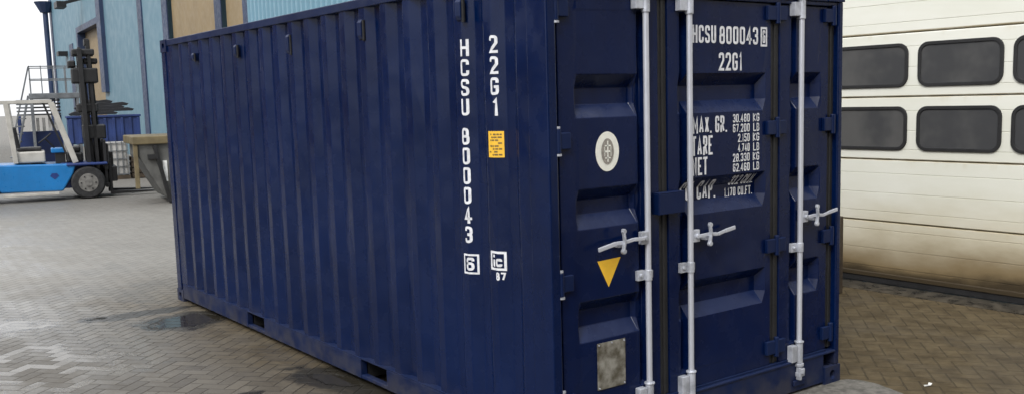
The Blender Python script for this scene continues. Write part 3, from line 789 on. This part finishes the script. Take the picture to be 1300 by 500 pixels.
bm = bmesh.new(); cyl(bm, (-1.98, -.45, 2.10), (-1.98, -.36, 2.10), .07); cyl(bm, (-.58, .30, 2.07), (-.52, .30, 2.07), .06)
K('work_lamp', 'mast', bm)
bm = boxes((-2.45, -2.10, -.30, .30, 1.17, 1.50)); cyl(bm, (-2.3, -.5, 1.1), (-2.3, -.5, 2.0), .04)
K('gas_tank', 'mast', bm, .06)
for x_, rr_ in ((0, .355), (-2.12, .31)):
    for s in (-1, 1):
        y1 = s*.66; y0 = s*.42
        wbm = bmesh.new(); cyl(wbm, (x_, y0, rr_), (x_, y1-s*.03, rr_), rr_, n=32); cyl(wbm, (x_, y1-s*.03, rr_), (x_, y1, rr_), rr_, rr_*.9, n=32)
        t = K('wheel', 'tyre', wbm, 0, None, True)
        link('rim', cyl(cyl(bmesh.new(), (x_, y1-s*.02, rr_), (x_, y1+s*.008, rr_), rr_*.60, rr_*.56, n=24), (x_, y1, rr_), (x_, y1+s*.03, rr_), rr_*.22, n=12), 'rim', t)
        bm = bmesh.new()
        for i in range(6): a = i*math.pi/3; cyl(bm, (x_+.42*rr_*math.cos(a), y1, rr_+.42*rr_*math.sin(a)), (x_+.42*rr_*math.cos(a), y1+s*.022, rr_+.42*rr_*math.sin(a)), .018, n=6)
        link('wheel_nuts', bm, 'mast', t)
bm = bmesh.new()
for s in (-1, 1):
    beam(bm, (.06, s*.30, .16), (.03, s*.30, 3.30), .10, .26, (0, 1, 0)); beam(bm, (.24, s*.22, .16), (.22, s*.22, 3.50), .08, .16, (0, 1, 0))
for z_ in (.5, 1.5, 2.4, 3.28): beam(bm, (.13-z_*.03, -.30, z_), (.13-z_*.03, .30, z_), .06, .12)
beam(bm, (.20, -.26, 3.46), (.20, .26, 3.46), .10, .14)
K('mast', 'mast', bm, .008)
bm = bmesh.new()
for s in (-.14, .14): cyl(bm, (.16, s, .3), (.08, s, 2.9), .045, n=10)
for i in range(5): cyl(bm, (.30, -.10+i*.05, .4), (.22, -.10+i*.05, 3.2), .012, n=6)
K('lift_cylinders', 'mast', bm)
bm = bmesh.new(); prism(bm, [(.10, .30), (.19, .30), (.10, 3.1), (.01, 3.1)], 1, -.20, .20); K('mast_plate', 'mast', bm)
K('crosshead', 'mast', boxes((-.16, .38, -.36, .36, 2.55, 2.88), (-.02, .46, -.30, .30, 1.30, 1.62), (-.10, .34, -.28, .28, 1.9, 2.1)), .03)
bm = bmesh.new()
for i in range(7): cyl(bm, (.33-i*.002, -.16+i*.05, .45), (.26, -.15+i*.05, 3.05-.12*(i%3)), .022, n=6)
K('hydraulic_hoses', 'mast', bm)
K('crosshead', 'mast', boxes((-.12, .34, -.34, .34, 3.16, 3.30), (-.22, -.06, -.26, .26, 2.9, 3.05), (.1, .4, -.2, .2, 2.98, 3.1)), .03)
K('carriage', 'mast', boxes((.36, .44, -.52, .52, .22, .32), (.36, .44, -.52, .52, .62, .74), (.36, .42, -.48, -.42, .3, 1.25), (.36, .42, .42, .48, .3, 1.25), (.36, .42, -.48, .48, 1.22, 1.28), (.36, .42, -.2, -.16, .7, 1.25), (.36, .42, .16, .2, .7, 1.25)), .006)
K('carriage_plate', 'mast', boxes((.445, .47, -.46, .46, .33, 1.18), (.475, .62, -.40, .35, .34, .68), (.47, .56, -.30, .20, .70, 1.0)), .02)
K('valve_cowl', 'mast', boxes((-.40, -.06, -.38, .38, .80, 1.02), (-.34, -.10, -.30, .10, 1.02, 1.15)), .04)
for s in (-.38, .38):
    bm = bmesh.new(); prism(bm, [(.45, .85), (.50, .85), (.51, .13), (1.55, .085), (1.55, .07), (.45, .06)], 1, s-.06, s+.06); K('fork', 'mast', bm, .005)
bm = bmesh.new(); prism(bm, [(-.72, .60), (-.62, .60), (-.58, .54), (-.67, .46), (-.76, .54)], 1, -hw-.006, -hw+.001); K('badge', 'blue_deep', bm)

# ---------------------------------------------------------------- skip with yellow rim
sk = empty('skip', (2.72, 16.35, 0), -.17, 'grey waste skip with ochre yellow rim standing behind the far end of the container', 'skip')
bm = bmesh.new(); prism(bm, [(.30, .14), (3.2, .14), (3.5, 1.24), (-.15, 1.24), (-.15, .98)], 1, .0, 1.7)
link('body', bm, 'skip_grey', sk, .02)
link('rim', boxes((-.26, 3.6, -.09, 1.8, 1.225, 1.39)), 'skip_yellow', sk, .02)
link('post', boxes((-.245, -.16, -.05, .05, .34, 1.224)), 'skip_yellow', sk, .01)
bm = bmesh.new(); beam(bm, (.16, -.045, 1.20), (.40, -.045, .04), .07, .10, (0, 1, 0)); beam(bm, (.38, -.045, .05), (.75, -.045, .05), .07, .07); bx(bm, .02, .22, -.10, -.002, .92, 1.02)
link('brace', bm, 'mast', sk, .005)
link('label_plate', boxes((.30, .385, -.02, -.001, .46, .88)), 'label_white', sk)
bm = bmesh.new()
for x_ in (1.2, 2.2): bx(bm, x_, x_+.1, -.06, -.001, .2, 1.22)
link('rib', bm, 'skip_grey', sk)

# things beyond the forklift
RZF = -.19
cb = empty('waste_container', (3.30, 25.75, 0), RZF, 'dark blue open steel container beyond the forklift mast', 'container')
bm = boxes((0, 1.92, 0, 1.4, 1.0, 1.74)); 
for i in range(9): bx(bm, .04+i*.225, .12+i*.225, -.04, .0, 1.02, 1.72)
link('body', bm, 'crate_blue', cb, .01); link('rim', boxes((-.03, 1.95, -.05, 1.44, 1.74, 1.80)), 'crate_blue', cb, .01)
link('leg_frame', boxes((.0, .1, .0, .1, 0, 1.0), (1.82, 1.92, .0, .1, 0, 1.0), (.0, .1, 1.3, 1.4, 0, 1.0), (1.82, 1.92, 1.3, 1.4, 0, 1.0)), 'crate_blue', cb)
bm = bmesh.new(); rg = random.Random(5)
for i, (z0, a, b) in enumerate(((1.81, .1, 1.3), (1.90, .55, 1.75), (1.98, .25, 1.5), (2.06, .75, 1.62), (2.14, .5, 1.2))):
    prism(bm, [(a, z0), (b, z0+.01), (b+.05, z0+.06), (b-.12, z0+.11), ((a+b)/2, z0+.085), (a+.1, z0+.115), (a-.05, z0+.05)], 1, .1+.05*i, 1.2-.08*i)
t = link('tarpaulin', bm, 'tarp', None, .01); t.location = (3.30, 25.75, 0); t.rotation_euler.z = RZF
tag(t, 'black folded tarpaulins stacked on top of the dark blue steel container', 'tarpaulin')
bm = boxes((.0, .55, 0, .8, .12, 1.04)); 
cr = empty('tank_crate', (3.98, 24.6, 0), RZF, 'pale plastic tank in a cage between the mast and the skip', 'crate')
link('tank', bm, 'pale_goods', cr, .05)
bm = bmesh.new()
for i in range(5): beam(bm, (-.02+i*.147, -.03, .1), (-.02+i*.147, -.03, 1.08), .02, .02)
for i in range(5): beam(bm, (-.03, -.03, .14+i*.22), (.58, -.03, .14+i*.22), .02, .02)
link('cage', bm, 'steel_grey', cr); link('pallet', boxes((-.05, .6, -.05, .85, 0, .11)), 'wood', cr)
pb = empty('pallet_stack', (4.62, 24.5, 0), RZF, 'dark pallets stacked on the ground behind the skip', 'pallets')
for k in range(4):
    bm = boxes((0, .9, 0, .8, .02+k*.15, .045+k*.15), (0, .9, 0, .8, .125+k*.15, .145+k*.15), (0, .9, .0, .08, .046+k*.15, .124+k*.15), (0, .9, .36, .44, .046+k*.15, .124+k*.15), (0, .9, .72, .8, .046+k*.15, .124+k*.15))
    link('pallet', bm, 'wood', pb)
rk = empty('louvre_rack', (3.55, 29.4, 0), RZF, 'grey steel rack of horizontal slats and white uprights left of the mast', 'rack')
bm = bmesh.new()
for i in range(5): bx(bm, -.9, .35, 0, .6, 1.84+i*.11, 1.89+i*.11)
link('shelf', bm, 'steel_grey', rk)
bm = bmesh.new()
for i in range(5): bx(bm, -.55+i*.17, -.46+i*.17, .02, .1, 1.35, 1.76)
link('upright', bm, 'label_white', rk); link('base', boxes((-.9, .35, 0, .6, .0, 1.34), (-.9, -.8, .0, .6, 1.35, 1.83), (.30, .35, .0, .6, 1.35, 1.83)), 'crate_blue', rk)

# raised steel platform with a stair on its left
pf = empty('access_platform', (2.78, 28.1, 0), RZF, 'grey steel access platform with railings and stair left of the blue building', 'platform')
link('deck', boxes((0, 1.40, 0, 1.4, 2.34, 2.50)), 'steel_grey', pf, .01)
bm = bmesh.new()
for x_ in (.06, 1.33):
    for y in (.05, 1.35): beam(bm, (x_, y, 0), (x_, y, 2.34), .08, .08)
for x_ in (.06, .38, .72, 1.05, 1.36):
    for y in (.03, 1.37): beam(bm, (x_, y, 2.5), (x_, y, 3.32), .03, .03)
link('leg', bm, 'steel_grey', pf)
bm = bmesh.new()
for z_ in (2.92, 3.30):
    for y in (.03, 1.37): beam(bm, (.04, y, z_), (1.38, y, z_), .03, .03)
    beam(bm, (1.37, .03, z_), (1.37, 1.37, z_), .03, .03)
link('railing', bm, 'steel_grey', pf)
bm = bmesh.new()
for y in (.2, 1.0):
    beam(bm, (-.02, y, 2.44), (-.62, y, 0), .05, .16, (0, 1, 0)); beam(bm, (.04, y, 3.30), (-.58, y, .95), .03, .03, (0, 1, 0))
for i in range(10): bx(bm, -.10-.055*i-.16, -.02-.055*i, .22, .98, 2.2-.23*i, 2.225-.23*i)
link('stair', bm, 'steel_grey', pf)

# ---------------------------------------------------------------- long pale blue industrial hall (local: x outwards behind, y along)
TH = math.atan(.0875); c_ = math.cos(TH)
hall = empty('industrial_hall', (7-20*.0875, 0, 0), -TH, 'long pale blue clad industrial hall with beige doors and dark columns', 'building')
S = 1/c_
def Hh(name, mat, *bs, bevel=0): return link(name, boxes(*[(b[0], b[1], b[2]*S, b[3]*S, b[4], b[5]) for b in bs]), mat, hall, bevel)
Hh('wall', 'clad', (0, .3, 52.3, 63.0, 0, 11), (0, .3, 44.9, 52.3, 6.25, 11), (0, .3, 32.6, 44.9, 0, 11), (0, .3, 31.75, 32.6, 0, 11), (0, .3, 24.9, 31.75, 6.6, 11), (.3, 20, 62.7, 63.0, 0, 11))
Hh('roof', 'roof_grey', (-.3, 20, 8, 63.3, 11.01, 11.4))
for a, b, x0 in ((35.15, 35.95, -.05), (30.9, 31.7, -.04), (24.1, 24.8, -.03), (21.5, 21.95, -.03), (62.2, 63.02, -.05)):
    Hh('column', 'trim_navy', (x0, .0, a, b, 0, 11))
Hh('downpipe', 'trim_navy', (-.18, -.001, 43.7, 44.8, 2.8, 10.9)); 
# left-edge pipe with its hopper
bm = bmesh.new(); cyl(bm, (-.35, 62.6, 0), (-.35, 62.6, 8.2), .16, n=10); cyl(bm, (-.35, 62.6, 8.1), (-.35, 62.6, 8.75), .28, .62, n=10)
link('drainpipe', bm, 'trim_navy', hall)
Hh('door', 'door_beige', (.35, .45, 44.9, 52.3, 0, 6.25)); Hh('door', 'door_beige', (.12, .22, 24.9, 30.8, 0, 6.6)); Hh('door', 'door_beige', (.12, .22, 21.98, 24.04, 0, 6.6))
Hh('door_frame', 'trim_navy', (-.05, .35, 52.0, 52.5, 0, 6.4), (-.05, .34, 44.8, 52.0, 6.10, 6.4))
Hh('doorway', 'trim_navy', (-.04, .02, 54.2, 55.6, 0, 5.7))
bm = bmesh.new()
k = 13.0*S
pts = []
while k < 21.4*S: pts += [(.10, k), (.10, k+.10), (-.03, k+.15), (-.03, k+.27)]; k += .32
A = [(bm.verts.new((x_, y, 0)), bm.verts.new((x_, y, 11))) for x_, y in pts]
for a, b in zip(A[:-1], A[1:]): bm.faces.new((a[0], b[0], b[1], a[1]))
link('ribbed_wall', bm, 'clad_light', hall)
Hh('wall', 'clad_light', (.1, .3, 8, 24.0, 6.7, 11), (.1, .3, 8, 13.0, 0, 6.69), (.3, 20, 8, 8.3, 0, 11), (.1, .3, 13.0, 21.4, 0, 6.69))
bm = bmesh.new(); beam(bm, (-.05, 50.2, 7.7), (-.9, 50.2, 7.45), .15, .15); bx(bm, -1.25, -.8, 49.6, 50.8, 7.2, 7.5)
link('floodlight', bm, 'mast', hall)
Hh('light_fitting', 'mast', (-.5, -.0, 56.5, 57.4, 5.15, 5.4))

# far side of the yard, beyond the forklift
bm = bmesh.new()
ws = empty('warehouse', (-6, 120, 0), 0, 'low grey warehouse on the horizon beyond the forklift', 'building')
link('wall', boxes((-40, 9, 0, 20, 0, 2.9)), 'steel_grey', ws); link('roof', boxes((-40.5, 9.4, -.3, 20.3, 2.91, 3.2)), 'roof_grey', ws)

# unseen workshop blocks, added so the paint reflects darker surroundings
ob = empty('added_workshop', (-66, 34, 0), 0, 'added dark brick block left of the frame, unseen, darkens the paint reflections', 'building')
link('wall', boxes((0, 60, 0, 30, 0, 9)), 'added_brick', ob); link('roof', boxes((-.4, 60.4, -.4, 30.4, 9.01, 9.4)), 'roof_grey', ob)
for i in range(13): link('window', boxes((2+i*4.4, 4.6+i*4.4, -.05, -.001, 2, 4.5)), 'pane', ob, .01)
ob = empty('added_workshop', (-22, -26, 0), 0, 'added dark brick block behind the camera, unseen, darkens the door reflections', 'building')
link('wall', boxes((0, 64, 0, 10, 0, 9)), 'added_brick', ob); link('roof', boxes((-.4, 64.4, -.4, 10.4, 9.01, 9.4)), 'roof_grey', ob)
for i in range(13): link('window', boxes((2+i*4.6, 4.6+i*4.6, 10.001, 10.05, 2, 4.5)), 'pane', ob, .01)

# ---------------------------------------------------------------- every separate piece becomes a part of its own
def split_pieces(o, gap):
    me = o.data; bm = bmesh.new(); bm.from_mesh(me); bm.verts.ensure_lookup_table()
    seen = [-1]*len(bm.verts); isl = []
    for v in bm.verts:
        if seen[v.index] >= 0: continue
        stack = [v]; seen[v.index] = len(isl); cur = []
        while stack:
            q = stack.pop(); cur.append(q.index)
            for e in q.link_edges:
                w2 = e.other_vert(q)
                if seen[w2.index] < 0: seen[w2.index] = len(isl); stack.append(w2)
        isl.append(cur)
    if len(isl) < 2: bm.free(); return
    bb = []
    for c in isl:
        P_ = [bm.verts[i].co for i in c]
        bb.append([[min(p[k] for p in P_) for k in range(3)], [max(p[k] for p in P_) for k in range(3)]])
    par = list(range(len(isl)))
    def fd(i):
        while par[i] != i: i = par[i]
        return i
    for i in range(len(isl)):
        for j in range(i):
            if all(bb[i][0][k]-gap <= bb[j][1][k] and bb[j][0][k]-gap <= bb[i][1][k] for k in range(3)): par[fd(i)] = fd(j)
    groups = {}
    for i in range(len(isl)): groups.setdefault(fd(i), set()).update(isl[i])
    bm.free()
    if len(groups) < 2: return
    keep = list(groups.values())
    for gi, ids in enumerate(keep):
        b2 = bmesh.new(); b2.from_mesh(me); b2.verts.ensure_lookup_table()
        bmesh.ops.delete(b2, geom=[v for v in b2.verts if v.index not in ids], context='VERTS')
        m2 = bpy.data.meshes.new(o.name.split('.')[0]); b2.to_mesh(m2); b2.free()
        m2.materials.append(me.materials[0])
        if gi == 0: first = m2; continue
        c = o.copy(); c.data = m2; COL.objects.link(c)
    o.data = first
one = {'tarpaulin', 'emblem_pattern', 'print', 'cage', 'shelf', 'hydraulic_hoses', 'roof_light', 'stair', 'railing', 'ground', 'puddle'}
for o in [o for o in scene.objects if o.type == 'MESH']:
    base = o.name.split('.')[0]
    if base in one or o.children: continue
    split_pieces(o, .028 if base == 'lettering' else .004)
